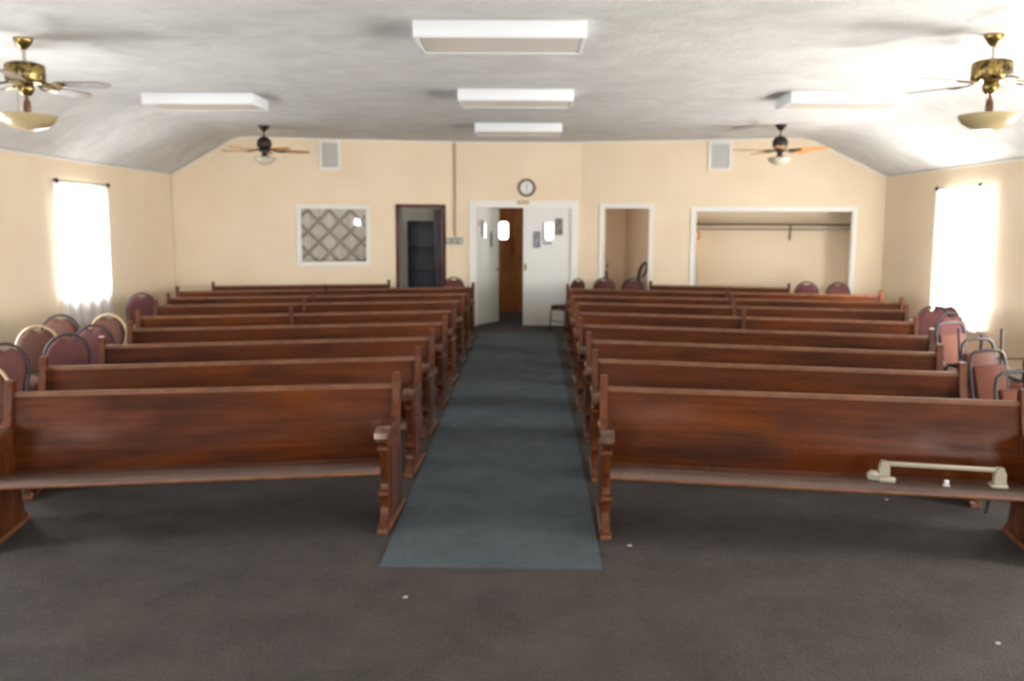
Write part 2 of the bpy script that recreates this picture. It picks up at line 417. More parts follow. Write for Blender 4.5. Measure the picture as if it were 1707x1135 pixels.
for v in bm.verts: v.co = Vector((.78 + v.co.x, -.021 - v.co.z, .98 + v.co.y))
obj('door_knob', bm, M['brass'], d2, label='brass door knob')
# outer entrance doors (brown)
d3 = door_leaf('door_3', (-.555, 18.44, .002), 0, .795, 2.168, M['outerdoor'], win=(.185, 1.712, .195, .37))
d4 = door_leaf('door_4', (.245, 18.44, .002), 0, .795, 2.168, M['outerdoor'], win=(.345, 1.712, .22, .37))
bm = B(); fbox(bm, FV, -.63, -.565, 0, .02, 0, 2.17); fbox(bm, FV, 1.05, 1.115, 0, .02, 0, 2.17); fbox(bm, FV, -.63, 1.115, 0, .02, 2.17, 2.24)
struct(obj('trim_9', bm, M['darkwood'], smooth=False))
# office door, dark, standing open into the office
d5 = door_leaf('door_5', (-1.410, 15.815, .01), math.radians(107), .78, 2.11, M['darkwood'])
bm = B(); ball(bm, (.71, .05, .99), .03); tube(bm, [(.71, .02, .99), (.71, .05, .99)], .012)
obj('door_knob', bm, M['brass'], d5, label='brass door knob')
bm = B(); box(bm, -.002, .03, .021, .026, 1.83, 1.93)
obj('door_hinge', bm, M['brass'], d5, label='brass hinge')

# side windows: sash frame, glass
def side_window(n, F, h, sign):
    s0, s1, z0, z1 = h
    bm = B(); fw = .05
    fbox(bm, F, s0, s0 + fw, -.11, -.05, z0, z1); fbox(bm, F, s1 - fw, s1, -.11, -.05, z0, z1)
    fbox(bm, F, s0, s1, -.11, -.05, z0, z0 + fw); fbox(bm, F, s0, s1, -.11, -.05, z1 - fw, z1)
    zm = (z0 + z1) / 2; fbox(bm, F, s0, s1, -.10, -.05, zm - .025, zm + .025)
    fbox(bm, F, s0 - .03, s1 + .03, -.01, .05, z0 - .03, z0)
    w = struct(obj('window_%d' % n, bm, M['trim'], smooth=False))
    bm = B(); fbox(bm, F, s0 + fw, s1 - fw, -.082, -.078, z0 + fw, z1 - fw)
    obj('window_pane', bm, M['winglass'], w, smooth=False)
n = 2
for h in LWIN: side_window(n, WL, h, 1); n += 1
for h in RWIN: side_window(n, WR, h, -1); n += 1
side_window(n, FN, (-4.4, -3.2, .9, 2.3), 1); side_window(n + 1, FN, (3.2, 4.4, .9, 2.3), 1)  # frames for the added front windows, out of view
bm = B(); fbox(bm, FV, -.845, -.705, -.07, -.06, 1.45, 1.95)  # pane of the added sidelight
w = struct(obj('window_%d' % (n + 2), bm, M['winglass'], smooth=False))

# ------------------------------------------------------------------ curtains on the two visible windows
def curtain(F, a, b, zt, zb, label, seed, flare=0.0, lift=0.0):
    rnd = random.Random(seed); bm = B(); nx, nz = 90, 30; ph = [rnd.uniform(0, 6.28) for _ in range(4)]
    rows = []
    for j in range(nz + 1):
        v = j / nz; z = zt + (zb - zt) * v; row = []
        for i in range(nx + 1):
            u = i / nx
            s = a + (b - a) * (.5 + (u - .5) * (1 + .05 * math.sin(v * 3 + ph[0]))) + flare * v
            amp = .018 + .014 * v
            n_ = .075 + amp * (math.sin(u * 2 * PI * 9 + ph[1] + .6 * math.sin(v * 2.2)) + .5 * math.sin(u * 2 * PI * 4.3 + ph[2] + v))
            row.append(bm.verts.new(F.P(s, n_, z + (lift * (1 - u) * v))))
        rows.append(row)
    for j in range(nz):
        for i in range(nx): bm.faces.new((rows[j][i], rows[j][i + 1], rows[j + 1][i + 1], rows[j + 1][i]))
    o = obj('sheer_curtain', bm, M['sheer']); return tag(o, label, 'curtain', 'sheer window curtains')
def rod(F, a, b, z, label):
    p = F.P((a + b) / 2, .075, z); r = thing('curtain_rod', label, 'curtain rod', p, 0, 'curtain rods')
    off = -Vector(p)
    bm = B(); tube(bm, [F.P(a, .075, z) + off, F.P(b, .075, z) + off], .009); obj('rod', bm, M['bronze'], r)
    for s in (a, b):
        bm = B(); ball(bm, F.P(s, .075, z) + off, .032); obj('finial', bm, M['bronze'], r)
    for s in (a + .06, b - .06):
        bm = B(); tube(bm, [F.P(s, .001, z) + off, F.P(s, .075, z) + off], .008); ball(bm, F.P(s, .003, z) + off, .018, 1)
        obj('rod_bracket', bm, M['bronze'], r)
rod(WL, 10.90, 12.26, 2.345, 'thin dark curtain rod over the left wall window')
curtain(WL, 10.84, 12.20, 2.335, .50, 'long sheer white curtain glowing over the left wall window', 3, flare=.06)
rod(WR, 11.42, 12.60, 2.355, 'thin dark curtain rod over the right wall window')
curtain(WR, 11.20, 12.58, 2.345, .46, 'long sheer white curtain blown out with daylight, right wall window', 8)

# ------------------------------------------------------------------ pews
SEATZ = .385
PROF = [(-.50, 0), (.07, 0), (.075, .045), (.035, .065), (.02, .14), (.0, .30), (-.01, .45), (.0, .60), (.028, .74), (.045, .83), (.042, .865), (.022, .882),
        (-.004, .880), (-.022, .862), (-.034, .80), (-.05, .73), (-.075, .66), (-.11, .625), (-.17, .605), (-.30, .603), (-.42, .612), (-.475, .606), (-.492, .575),
        (-.48, .545), (-.452, .532), (-.437, .505), (-.452, .47), (-.435, .42), (-.425, .30), (-.432, .245), (-.452, .225), (-.435, .195), (-.445, .12), (-.47, .07), (-.497, .045)]
TH = .046
def panel_mesh():
    bm = B(); prism(bm, PROF, -TH / 2, TH / 2, 'x')
    # raised moulding on both faces and carved beads down the front stile
    for s in (-1, 1):
        x0, x1 = (TH / 2 - .002, TH / 2 + .006) if s > 0 else (-TH / 2 - .006, -TH / 2 + .002)
        prism(bm, [(-.36, .12), (-.07, .12), (-.06, .40), (-.10, .50), (-.36, .50)], x0, x1, 'x')
    for (y, z, r) in ((-.445, .50, .027), (-.445, .225, .026), (-.488, .575, .020), (-.475, .03, .024)):
        res = bmesh.ops.create_cone(bm, cap_ends=True, segments=14, radius1=r, radius2=r, depth=TH + .018)
        for v in res['verts']: v.co = Vector((v.co.z, y + v.co.x, z + v.co.y))
    bmesh.ops.recalc_face_normals(bm, faces=bm.faces)
    me = bpy.data.meshes.new('pew_end_panel'); bm.to_mesh(me); bm.free()
    for p in me.polygons: p.use_smooth = True
    me.set_sharp_from_angle(angle=math.radians(40)); me.materials.append(M['pew_end']); return me
def arm_mesh():
    bm = B(); W = .040
    pr = [(-.13, .632), (-.17, .628), (-.30, .627), (-.42, .637), (-.485, .634), (-.518, .610), (-.524, .578), (-.505, .553), (-.485, .556), (-.478, .575), (-.475, .600), (-.42, .606), (-.30, .6), (-.17, .602), (-.11, .612)]
    prism(bm, pr, -W, W, 'x')
    es = [e for e in bm.edges if abs(abs(e.verts[0].co.x) - W) < 1e-5 and abs(e.verts[0].co.x - e.verts[1].co.x) < 1e-5]
    bmesh.ops.bevel(bm, geom=es, offset=.007, segments=2, affect='EDGES')
    bmesh.ops.recalc_face_normals(bm, faces=bm.faces)
    me = bpy.data.meshes.new('pew_armrest'); bm.to_mesh(me); bm.free()
    for p in me.polygons: p.use_smooth = True
    me.set_sharp_from_angle(angle=math.radians(40)); me.materials.append(M['worn_arm']); return me
def foot_mesh():
    bm = B(); box(bm, -.032, .032, -.515, .10, 0, .028, .006)
    me = bpy.data.meshes.new('pew_foot'); bm.to_mesh(me); bm.free(); me.materials.append(M['worn']); return me
M['worn_arm'] = wood('pew_armrest_wood', (.045, .016, .008), (.085, .031, .014), (.14, .060, .030), 'z', .22, coat=1)
ME_P, ME_A, ME_F = panel_mesh(), arm_mesh(), foot_mesh()
def sweep(bm, pr, x0, x1): prism(bm, pr, x0, x1, 'x')
def pew(A, Bp, label, group, aisle=0, mid_f=None):
    A = Vector(A); Bp = Vector(Bp); d = (Bp - A).normalized()
    L = (Bp - A).length; mid = (A + Bp) / 2; ang = math.atan2(d.y, d.x)
    t = thing('church_pew', label, 'pew', (mid.x, mid.y, 0), ang, group)
    h = L / 2
    xi = h - TH / 2 + .002
    def board(pr, name, mat, par):
        bm = B(); sweep(bm, pr, -xi, xi)
        if aisle:                                  # the end on the aisle is cut parallel to the aisle
            for v in bm.verts:
                if v.co.x * aisle > 0: v.co.x += v.co.y * math.tan(ang + math.radians(2.5))
        return obj(name, bm, mat, par)
    seat = [(-.31, SEATZ + .001), (-.25, SEATZ - .012), (-.12, SEATZ - .030), (-.055, SEATZ - .030),
            (-.055, SEATZ - .055), (-.25, SEATZ - .045), (-.31, SEATZ - .036)]
    so = board(seat, 'seat', M['seatwood'], t)
    board([(-.31, SEATZ + .0015), (-.36, SEATZ + .004), (-.425, SEATZ + .004), (-.447, SEATZ - .003), (-.456, SEATZ - .012), (-.458, SEATZ - .026), (-.45, SEATZ - .036), (-.31, SEATZ - .0365)], 'seat_edge', M['wornsheen'], so)
    board([(-.461, SEATZ - .034), (-.463, SEATZ - .026), (-.460, SEATZ - .016), (-.452, SEATZ - .018), (-.446, SEATZ - .0385), (-.455, SEATZ - .0385)], 'front_lip', M['worn'], so)
    back = [(-.075, SEATZ - .055), (-.078, SEATZ + .03), (-.070, .50), (-.048, .62), (-.022, .73), (-.006, .792), (.018, .788), (.004, .73), (-.022, .62), (-.045, .50), (-.050, SEATZ - .055)]
    bo = board(back, 'backrest', M['pew'], t)
    board([(-.014, .783), (-.014, .800), (-.006, .809), (.012, .812), (.026, .806), (.028, .786)], 'top_rail', M['worn'], bo)
    ends = [(-1, -h), (1, h)] + ([(0, -h + 2 * h * mid_f)] if mid_f else [])
    for s_, x in ends:
        e = bpy.data.objects.new('end_panel' if s_ else 'middle_panel', ME_P); C.objects.link(e); e.parent = t; e.location = (x, 0, 0)
        if aisle and s_ == aisle: e.rotation_euler = (0, 0, -ang - math.radians(2.5))
        a = bpy.data.objects.new('armrest', ME_A); C.objects.link(a); a.parent = e
        f = bpy.data.objects.new('base_rail', ME_F); C.objects.link(f); f.parent = e
    return t
PL = [[(-3.03, 5.05), (-0.784, 5.425)], [(-3.35, 6.0), (-0.782, 6.584)], [(-3.464, 7.10), (-0.80, 7.775)], [(-3.751, 8.256), (-0.787, 8.998)],
      [(-4.166, 9.38), (-0.796, 10.30)], [(-4.533, 10.72), (-0.79, 11.709)], [(-4.833, 11.85), (-0.79, 13.02)], [(-5.18, 13.05), (-0.79, 14.35)]]
PR = [[(0.522, 5.36), (2.91, 4.97)], [(0.562, 6.508), (3.06, 5.98)], [(0.6, 7.642), (3.364, 6.95)], [(0.614, 8.872), (3.801, 8.022)],
      [(0.659, 10.164), (4.211, 9.25)], [(0.695, 11.479), (4.695, 10.60)], [(0.732, 12.68), (5.131, 11.74)], [(0.757, 14.10), (5.36, 12.98)]]
MIDL = [None] * 4 + [.463, .462, .463, .478]
MIDR = [None] * 4 + [.516, .505, .505, .53]
ORD = ['first', 'second', 'third', 'fourth', 'fifth', 'sixth', 'seventh', 'eighth']
NEARTXT = {0: {'l': 'long dark wooden pew nearest the camera, left of the aisle, empty seat', 'r': 'long wooden pew nearest the camera, right of the aisle, metal rail on its seat'}}
for side, rows, mids in (('left', PL, MIDL), ('right', PR, MIDR)):
    for i, r in enumerate(rows):
        g = 'wooden pews %s of the aisle' % side
        lab = NEARTXT[0][side[0]] if i == 0 else 'long wooden pew %s%s row from the camera, %s of the aisle' % ('with middle panel, ' if mids[i] else '', ORD[i], side)
        pew(r[0], r[1], lab, g, 1 if side == 'left' else -1, mids[i])
pew((-5.05, 14.22), (-2.27, 14.93), 'rearmost dark pew against the rear wall under the lattice window', 'wooden pews left of the aisle')
pew((2.235, 15.02), (4.443, 14.47), 'rearmost wooden pew in front of the wide coat closet, right side', 'wooden pews right of the aisle')

# ------------------------------------------------------------------ banquet chairs
def chair_meshes():
    D = {}
    def fin(bm, key, sm=True):
        bmesh.ops.recalc_face_normals(bm, faces=bm.faces)
        me = bpy.data.meshes.new(key); bm.to_mesh(me); bm.free()
        for p in me.polygons: p.use_smooth = True
        me.set_sharp_from_angle(angle=math.radians(50)); D[key] = me
    # seat cushion
    bm = B(); vs = box(bm, -.188, .188, -.21, .20, .405, .470, .024)
    for v in bm.verts:
        if v.co.z > .44: v.co.z += .018 * (1 - (v.co.x / .21) ** 2) * (1 - ((v.co.y) / .22) ** 2)
        if v.co.y > 0: v.co.x *= .94
    fin(bm, 'seat')
    # backrest: rounded top, dipped hand-hold at the crown; y leans back with z
    def lean(z): return .185 + (z - .45) * .17
    def outline(w, z0, zt, zs, n=20, dip=0):
        pts = [(-w * .86, z0), (-w, zs)]
        for k in range(1, n):
            a = PI - PI * k / n
            x = w * math.cos(a); z = zs + (zt - zs) * math.sin(a)
            if dip and abs(x) < dip * 1.6: z -= .034 * (.5 + .5 * math.cos(PI * x / (dip * 1.6)))
            pts.append((x, z))
        pts += [(w, zs), (w * .86, z0)]
        return pts
    bm = B(); pts = outline(.174, .52, .893, .715, 22, .045)
    rings = []
    for off, ins in ((-.030, .80), (-.022, .95), (0, 1.0), (.018, .95), (.024, .82)):
        ring = []
        for x, z in pts:
            zz = .70 + (z - .70) * ins; xx = x * ins
            ring.append(bm.verts.new((xx, lean(zz) + off, zz)))
        rings.append(ring)
    for a, b in zip(rings[:-1], rings[1:]):
        for k in range(len(a)): bm.faces.new((a[k], a[(k + 1) % len(a)], b[(k + 1) % len(a)], b[k]))
    bm.faces.new(rings[0][::-1]); bm.faces.new(rings[-1]); fin(bm, 'backrest')
    # square panel back set low inside the arch
    bm = B(); vs = box(bm, -.165, .165, -.022, .018, .52, .80, .012)
    for v in bm.verts: v.co.y += lean(v.co.z); v.co.x *= .92 + .1 * (v.co.z - .52) / .28
    fin(bm, 'backrest_square')
    # back frame arch
    bm = B(); arc = outline(.188, .44, .910, .715, 16)
    tube(bm, [(x, lean(z) + .004, z) for x, z in arc], .0115, 8); fin(bm, 'back_frame')
    bm = B(); arc = [(-.185, .44), (-.19, .60), (-.192, .80), (-.175, .87), (-.13, .900), (0, .908), (.13, .900), (.175, .87), (.192, .80), (.19, .60), (.185, .44)]
    tube(bm, [(x, lean(z) + .004, z) for x, z in arc], .0115, 8); fin(bm, 'back_frame_square')
    bm = B(); tube(bm, [(-.18, -.19, .395), (.18, -.19, .395), (.175, .18, .395), (-.175, .18, .395)], .011, 8, True); fin(bm, 'seat_frame')
    for nm, x, y0, y1 in (('leg_fl', -.18, -.19, -.215), ('leg_fr', .18, -.19, -.215), ('leg_bl', -.175, .183, .25), ('leg_br', .175, .183, .25)):
        bm = B(); zt = .385 if 'f' in nm else .44
        tube(bm, [(x, y0, zt), (x * 1.02, y0 + (y1 - y0) * .4, .25), (x * 1.05, y1, .012), (x * 1.05, y1, 0)], [.0115, .0115, .0115, .014], 8); fin(bm, nm)
    bm = B(); tube(bm, [(-.18, -.203, .2), (.18, -.203, .2)], .008, 6); fin(bm, 'stretcher')
    return D
CM = chair_meshes()
cmat = {}
def cmesh(key, mat):
    k = (key, mat)
    if k not in cmat:
        me = CM[key].copy(); me.materials.append(M[mat]); cmat[k] = me
    return cmat[k]
def chair(loc, rz, fab, metal, label, group, square=False, flip=None, tilt=0):
    t = thing('banquet_chair', label, 'chair', loc, rz, group)
    fl = {'blackmetal': 'black steel', 'tanmetal': 'tan steel'}[metal]
    def add(key, nm, mat):
        o = bpy.data.objects.new(nm, cmesh(key, mat)); C.objects.link(o); o.parent = t; return o
    add('seat', 'seat', fab)
    add('backrest_square' if square else 'backrest', 'backrest', fab)
    add('back_frame_square' if square else 'back_frame', 'back_frame', metal); add('seat_frame', 'seat_frame', metal); add('stretcher', 'stretcher', metal)
    for k in ('leg_fl', 'leg_fr', 'leg_bl', 'leg_br'): add(k, 'leg', metal)
    if flip == 'over':
        t.rotation_euler = (PI + tilt, 0, rz)
    elif tilt: t.rotation_euler = (tilt, 0, rz)
    return t
# the origin of a chair is on the floor under the seat centre; its back crown sits about .26 behind
def chair_at(x, y, deg, fab, metal, label, group, square=False, z=0, **k):
    a = math.radians(deg)
    ox, oy = -math.sin(a) * .26, math.cos(a) * .26
    return chair((x - ox, y - oy, z), a, fab, metal, label, group, square, **k)
GL, GR, GF = 'chairs along the left wall', 'chairs heaped by the right wall', 'chairs against the rear wall'
R, N_, K, T_ = 'rose', 'brownfab', 'blackmetal', 'tanmetal'
chair_at(-3.88, 6.43, 4, R, K, 'rose banquet chair with black frame at the left edge, outside the second left pew', GL)
chair_at(-3.44, 5.46, -2, N_, T_, 'brown banquet chair with tan frame, nearest one on the left, cut by the frame edge', GL)
chair_at(-4.27, 7.60, 3, N_, T_, 'brown banquet chair with tan frame between two black framed ones on the left', GL)
chair_at(-4.56, 8.527, 4, N_, K, 'brown chair with open hand-hold just below the left sheer curtain', GL)
chair_at(-3.71, 7.03, 2, R, K, 'rose banquet chair with black frame touching the outer end of the third left pew', GL)
chair_at(-3.81, 7.68, -3, R, K, 'rose black framed chair in front of a tan framed chair beside the fourth left pew', GL)
chair_at(-4.12, 8.607, -2, N_, T_, 'brown chair with tan frame half hidden behind a rose chair, right of the curtain hem', GL)
chair_at(-4.96, 11.30, 8, R, K, 'lone rose banquet chair beyond the others near the left rear corner', GL)
# rear wall
chair_at(-1.18, 15.25, 0, R, K, 'rose chair between the dark doorway and the white double doors', GF)
chair_at(.99, 15.02, -52, N_, K, 'brown chair turned sideways beside the white door, seat over the aisle', GF)
chair_at(1.47, 15.32, -12, R, K, 'rose chair at the left jamb of the narrow closet opening', GF)
chair_at(1.95, 15.18, -12, R, K, 'rose chair standing in the narrow closet opening', GF)
chair_at(4.72, 14.42, -14, R, K, 'rose chair just right of the rearmost right pew, before the wide closet', GF)
chair_at(5.18, 14.26, -14, R, K, 'rose chair at the right jamb of the wide closet', GF)
# right hand heap
chair_at(4.75, 10.02, -8, R, K, 'round backed rose chair farthest along the right wall heap', GR)
chair_at(5.14, 10.55, -30, R, K, 'rose chair seen edge on beside the round backed one, right wall', GR)
chair_at(4.56, 9.25, 14, R, K, 'round backed rose chair silhouetted on the hem of the right curtain', GR)
chair_at(4.11, 8.32, 25, 'rust', K, 'rose chair with glaring sunlit back beside the fourth right pew', GR, True)
chair_at(3.73, 7.08, 25, 'rust', K, 'square backed rose chair with open black arch beyond the third right pew', GR, True)
chair_at(3.45, 6.40, 25, 'rust', K, 'square backed rose chair with black arch right of the second right pew end', GR, True)
chair_at(3.15, 5.448, 16, 'rust', K, 'square backed rose chair nearest the camera at the right edge', GR, True)
for (x, y, deg, lab) in ((4.06, 7.46, 176, 'upturned chair with legs in the air below the right curtain corner'),
                         (4.08, 6.38, 92, 'upturned chair with thin black legs against the right wall, behind the square backs'),
                         (3.60, 5.62, 90, 'upturned chair nearest the right edge, one leg standing up clear of the wall')):
    chair((x, y, .920), math.radians(deg), 'rust', K, lab, GR, True, flip='over')

# ------------------------------------------------------------------ fluorescent ceiling lights
def fluorescent(x, y, label):
    t = thing('ceiling_light', label, 'ceiling light', (x, y, ZC - .125), 0, 'fluorescent ceiling lights')
    w, d, h = 1.27 / 2, .62 / 2, .125
    bm = B(); box(bm, -w, w, -d, d, .012, h, .006); obj('housing', bm, M['fixture'], t)
    bm = B()
    for a in ((-w, w, -d, -d + .03), (-w, w, d - .03, d), (-w, -w + .03, -d + .03, d - .03), (w - .03, w, -d + .03, d - .03)): box(bm, *a, 0, .0125, .002)
    obj('frame', bm, M['fixture'], t)
    bm = B(); box(bm, -w + .03, w - .03, -d + .03, d - .03, .005, .012); obj('diffuser', bm, M['diffuser'], t)
fluorescent(-.165, 6.88, 'white box ceiling light nearest the camera over the aisle')
fluorescent(-.07, 10.08, 'white box ceiling light in the middle of the aisle row')
fluorescent(-.05, 13.22, 'white box ceiling light farthest back over the aisle, near the rear wall')
fluorescent(-3.69, 10.42, 'white box ceiling light over the left pews')
fluorescent(3.60, 10.18, 'white box ceiling light over the right pews')

# ------------------------------------------------------------------ ceiling fans
def fan(x, y, kind, phase, label, tilt=-.2):
    brass = kind == 'brass'
    t = thing('ceiling_fan', label, 'ceiling fan', (x, y, ZC), 0, 'ceiling fans')
    met = M['brass'] if brass else M['bronze']
    if brass:
        bm = B(); lathe(bm, [(.0, 0), (.072, 0), (.074, -.015), (.06, -.04), (.035, -.075), (.018, -.09), (0, -.092)], 24); obj('canopy', bm, met, t)
        bm = B(); tube(bm, [(0, 0, -.085), (0, 0, -.20)], .013, 12); obj('downrod', bm, M['steel'], t)
        bm = B(); lathe(bm, [(.02, -.180), (.10, -.190), (.142, -.205), (.148, -.225), (.148, -.335), (.138, -.352), (.05, -.36)], 48, ribs=1, ramp=.014); mo = obj('motor_housing', bm, met, t)
        bm = B(); lathe(bm, [(.05, -.355), (.062, -.375), (.062, -.40), (.052, -.43), (.03, -.452), (.0, -.455)], 24); obj('switch_cup', bm, met, t)
        bm = B(); lathe(bm, [(.012, -.45), (.014, -.48), (.026, -.50), (.030, -.55), (.026, -.60), (.012, -.615)], 16); obj('light_stem', bm, M['worn'], t)
        bm = B(); lathe(bm, [(.222, -.605), (.226, -.612), (.215, -.640), (.185, -.675), (.135, -.705), (.07, -.725), (.0, -.732), (.0, -.722), (.07, -.714), (.13, -.695), (.18, -.665), (.208, -.635), (.216, -.607), (.222, -.605)], 40, cap=False)
        obj('glass_bowl', bm, M['amber'], t)
        zb = -.365; Lb = .69; br0 = .13
    else:
        bm = B(); lathe(bm, [(.0, 0), (.088, 0), (.086, -.012), (.05, -.055), (.018, -.085), (0, -.087)], 24); obj('canopy', bm, met, t)
        bm = B(); tube(bm, [(0, 0, -.08), (0, 0, -.18)], .012, 12); obj('downrod', bm, met, t)
        bm = B(); lathe(bm, [(.0, -.160)] + [(.112 * math.sin(PI * k / 12), -.265 + .108 * math.cos(PI * k / 12)) for k in range(1, 12)] + [(0, -.373)], 28); obj('motor_housing', bm, met, t)
        bm = B(); lathe(bm, [(.05, -.345), (.085, -.358), (.085, -.378), (.045, -.39), (.038, -.43), (.055, -.45), (.05, -.465), (0, -.466)], 24); obj('switch_cup', bm, met, t)
        bm = B(); lathe(bm, [(.05, -.448), (.158, -.470), (.166, -.482), (.155, -.515), (.118, -.552), (.06, -.578), (0, -.585)], 32); obj('glass_bowl', bm, M['frosted'], t)
        zb = -.365; Lb = .70; br0 = .10
    for k in range(5):
        a = phase + k * 2 * PI / 5
        bl = B(); W = .065
        pts = [(.24, -.045), (.30, -W), (Lb - .08, -W - .004), (Lb - .02, -W * .62), (Lb, 0 - .01), (Lb, .01), (Lb - .02, W * .62), (Lb - .08, W + .004), (.30, W), (.24, .045)]
        prism(bl, pts, -.004, .004, 'z')
        rot = Matrix.Rotation(a, 4, 'Z') @ Matrix.Translation((0, 0, zb)) @ Matrix.Rotation(tilt, 4, 'X')
        for v in bl.verts: v.co = rot @ v.co
        b_ = obj('blade', bl, M['blade_walnut'] if brass else M['blade_oak'], t, smooth=False)
        bl = B(); tube(bl, [(br0, 0, .01), (.17, .025, .0), (.23, .035, -.008), (.29, .03, -.008)], .008, 6); tube(bl, [(br0, 0, .01), (.17, -.025, .0), (.23, -.035, -.008), (.29, -.03, -.008)], .008, 6)
        box(bl, .225, .32, -.035, .035, -.012, -.005, .002)
        for v in bl.verts: v.co = rot @ v.co
        obj('blade_bracket', bl, met, b_)
    if brass:
        bm = B(); tube(bm, [(-.05, -.04, -.43), (-.05, -.04, -.60)], .0022, 5); obj('pull_chain', bm, met, t)
fan(-4.036, 7.243, 'brass', math.radians(1), 'brass ceiling fan with amber glass bowl at the left edge')
fan(3.66, 7.031, 'brass', math.radians(57), 'brass ceiling fan with amber glass bowl at the right edge')
fan(-3.897, 13.40, 'bronze', math.radians(28), 'dark fan with round motor and oak blades near the left rear corner')
fan(3.785, 13.05, 'bronze', math.radians(38), 'dark fan with round motor and oak blades near the right rear corner')

# ------------------------------------------------------------------ on the rear wall
def vent(F, s0, s1, z0, z1, label):
    p = F.P((s0 + s1) / 2, 0, (z0 + z1) / 2)
    rz = math.atan2(-F.n.y, -F.n.x) - PI / 2
    t = thing('wall_vent', label, 'vent', p, rz, 'wall vents')
    w, h = abs(s1 - s0) / 2, (z1 - z0) / 2; fw = .045
    bm = B()
    for a in ((-w, -w + fw, -h, h), (w - fw, w, -h, h), (-w + fw, w - fw, -h, -h + fw), (-w + fw, w - fw, h - fw, h)): box(bm, a[0], a[1], -.024, -.001, a[2], a[3], .003)
    obj('frame', bm, M['trim'], t)
    bm = B(); box(bm, -w + fw, w - fw, -.006, -.001, -h + fw, h - fw); obj('backing', bm, M['ventshade'], t)
    nsl = 11
    for k in range(nsl):
        z = -h + fw + (k + .5) * (2 * h - 2 * fw) / nsl
        bm = B(); box(bm, -w + fw, w - fw, -.015, .012, -.002, .002, 0, Matrix.Translation((0, -.014, z)) @ Matrix.Rotation(math.radians(-50), 4, 'X')); obj('slat', bm, M['louver'], t, smooth=False)
vent(FL, 1.986, 2.349, 2.755, 3.262, 'white louvred vent high on the rear wall above the lattice window')
vent(FR, 2.204, 2.60, 2.76, 3.262, 'white louvred vent high on the rear wall above the wide closet')

p = FC.P(.093, 0, 2.486)
t = thing('wall_clock', 'round clock with reddish brown rim above the double doors', 'clock', (p.x, p.y - .001, p.z))
def yl(bm, prof, seg=36):
    lathe(bm, prof, seg, cap=prof[0][0] < 1e-4)
    for v in bm.verts: v.co = Vector((v.co.x, -v.co.z, v.co.y))
bm = B(); yl(bm, [(.120, .0), (.155, .0), (.158, .015), (.146, .036), (.126, .034), (.118, .018), (.120, .0)]); obj('rim', bm, M['clockrim'], t)
bm = B(); yl(bm, [(0, .0), (.122, .0), (.122, .014), (0, .014)]); obj('dial', bm, M['clockface'], t)
bm = B()
for ang, L, w in ((2, .065, .006), (176, .09, .004)):
    box(bm, -w, w, -.020, -.017, -.01, L, 0, Matrix.Rotation(math.radians(ang), 4, 'Y'))
obj('hands', bm, M['black'], t, smooth=False)
bm = B()
for k in range(12):
    box(bm, -.0035, .0035, -.017, -.0135, .088, .106, 0, Matrix.Rotation(k * PI / 6, 4, 'Y'))
obj('hour_marks', bm, M['black'], t, smooth=False)

p = FC.P(.03, .027, 2.225)
t = thing('door_sign', 'small tan and pink sign strip on the casing above the double doors', 'sign', p)
bm = B(); box(bm, -.11, .11, -.008, 0, -.035, .035, .002); obj('board', bm, M['tan'], t)
bm = B()
for k in range(4): box(bm, -.03 + k * .03, -.012 + k * .03, -.010, -.0075, -.02, .02)
obj('print', bm, M['pink'], t)

t = thing('electrical_conduit', 'thin conduit dropping from the ceiling to grey switch boxes by the dark doorway', 'conduit', (-1.19, YF, 0))
bm = B(); tube(bm, [(0, -.03, 3.27), (0, -.03, 1.62)], .013, 10); obj('pipe', bm, M['conduit'], t)
for a in (-.115, 0.0, .10):
    bm = B(); box(bm, a - .038, a + .038, -.078, -.022, 1.48, 1.60, .006); so = obj('switch_box', bm, M['greyplate'], t)
    bm = B(); box(bm, a - .008, a + .008, -.086, -.078, 1.53, 1.555, .002); obj('switch', bm, M['cloth'], so)

for (x0, z0, x1, z1, mt, lab) in ((.216, 1.423, .345, 1.711, 'paperdark', 'grey framed notice on the closed white door, left of its window'),
                                  (.395, 1.50, .60, 1.515, None, ''), (.611, 1.655, .742, 1.947, 'paperbrown', 'brown framed notice on the closed white door, right of its window')):
    if mt is None: continue
    t = thing('door_notice', lab, 'notice', ((x0 + x1) / 2, 15.778, (z0 + z1) / 2))
    w, h = (x1 - x0) / 2, (z1 - z0) / 2
    bm = B(); box(bm, -w, w, -.010, 0, -h, h, .002); obj('frame', bm, M['black'], t)
    bm = B(); box(bm, -w + .012, w - .012, -.012, -.009, -h + .012, h - .012); obj('print', bm, M[mt], t)
t = thing('door_notice', 'grey notice half behind the bright window of the closed white door', 'notice', (.455, 15.778, 1.700))
bm = B()
for a in ((-.070, -.048, -.19, .17), (-.070, .09, -.215, -.183)): box(bm, a[0], a[1], -.010, 0, a[2], a[3], .002)
obj('print', bm, M['paperdark'], t)
for (s, z, w, h, mt, lab) in ((.17, 1.77, .045, .15, 'paperdark', 'dark notice on the open white door leaf, hinge side'), (.52, 1.56, .05, .14, 'paperdark', 'grey notice on the open white door leaf, below its window'), (.05, 1.86, .02, .05, 'red', 'tiny red tag at the hinge edge of the open white door')):
    a = math.radians(64); c = Vector((-.806 + math.cos(a) * s, 15.80 + math.sin(a) * s, z)) + Vector((math.sin(a), -math.cos(a), 0)) * .0215
    t = thing('door_notice', lab, 'notice', c, a)
    bm = B(); box(bm, -w, w, -.006, 0, -h, h, .001); obj('print', bm, M[mt], t)

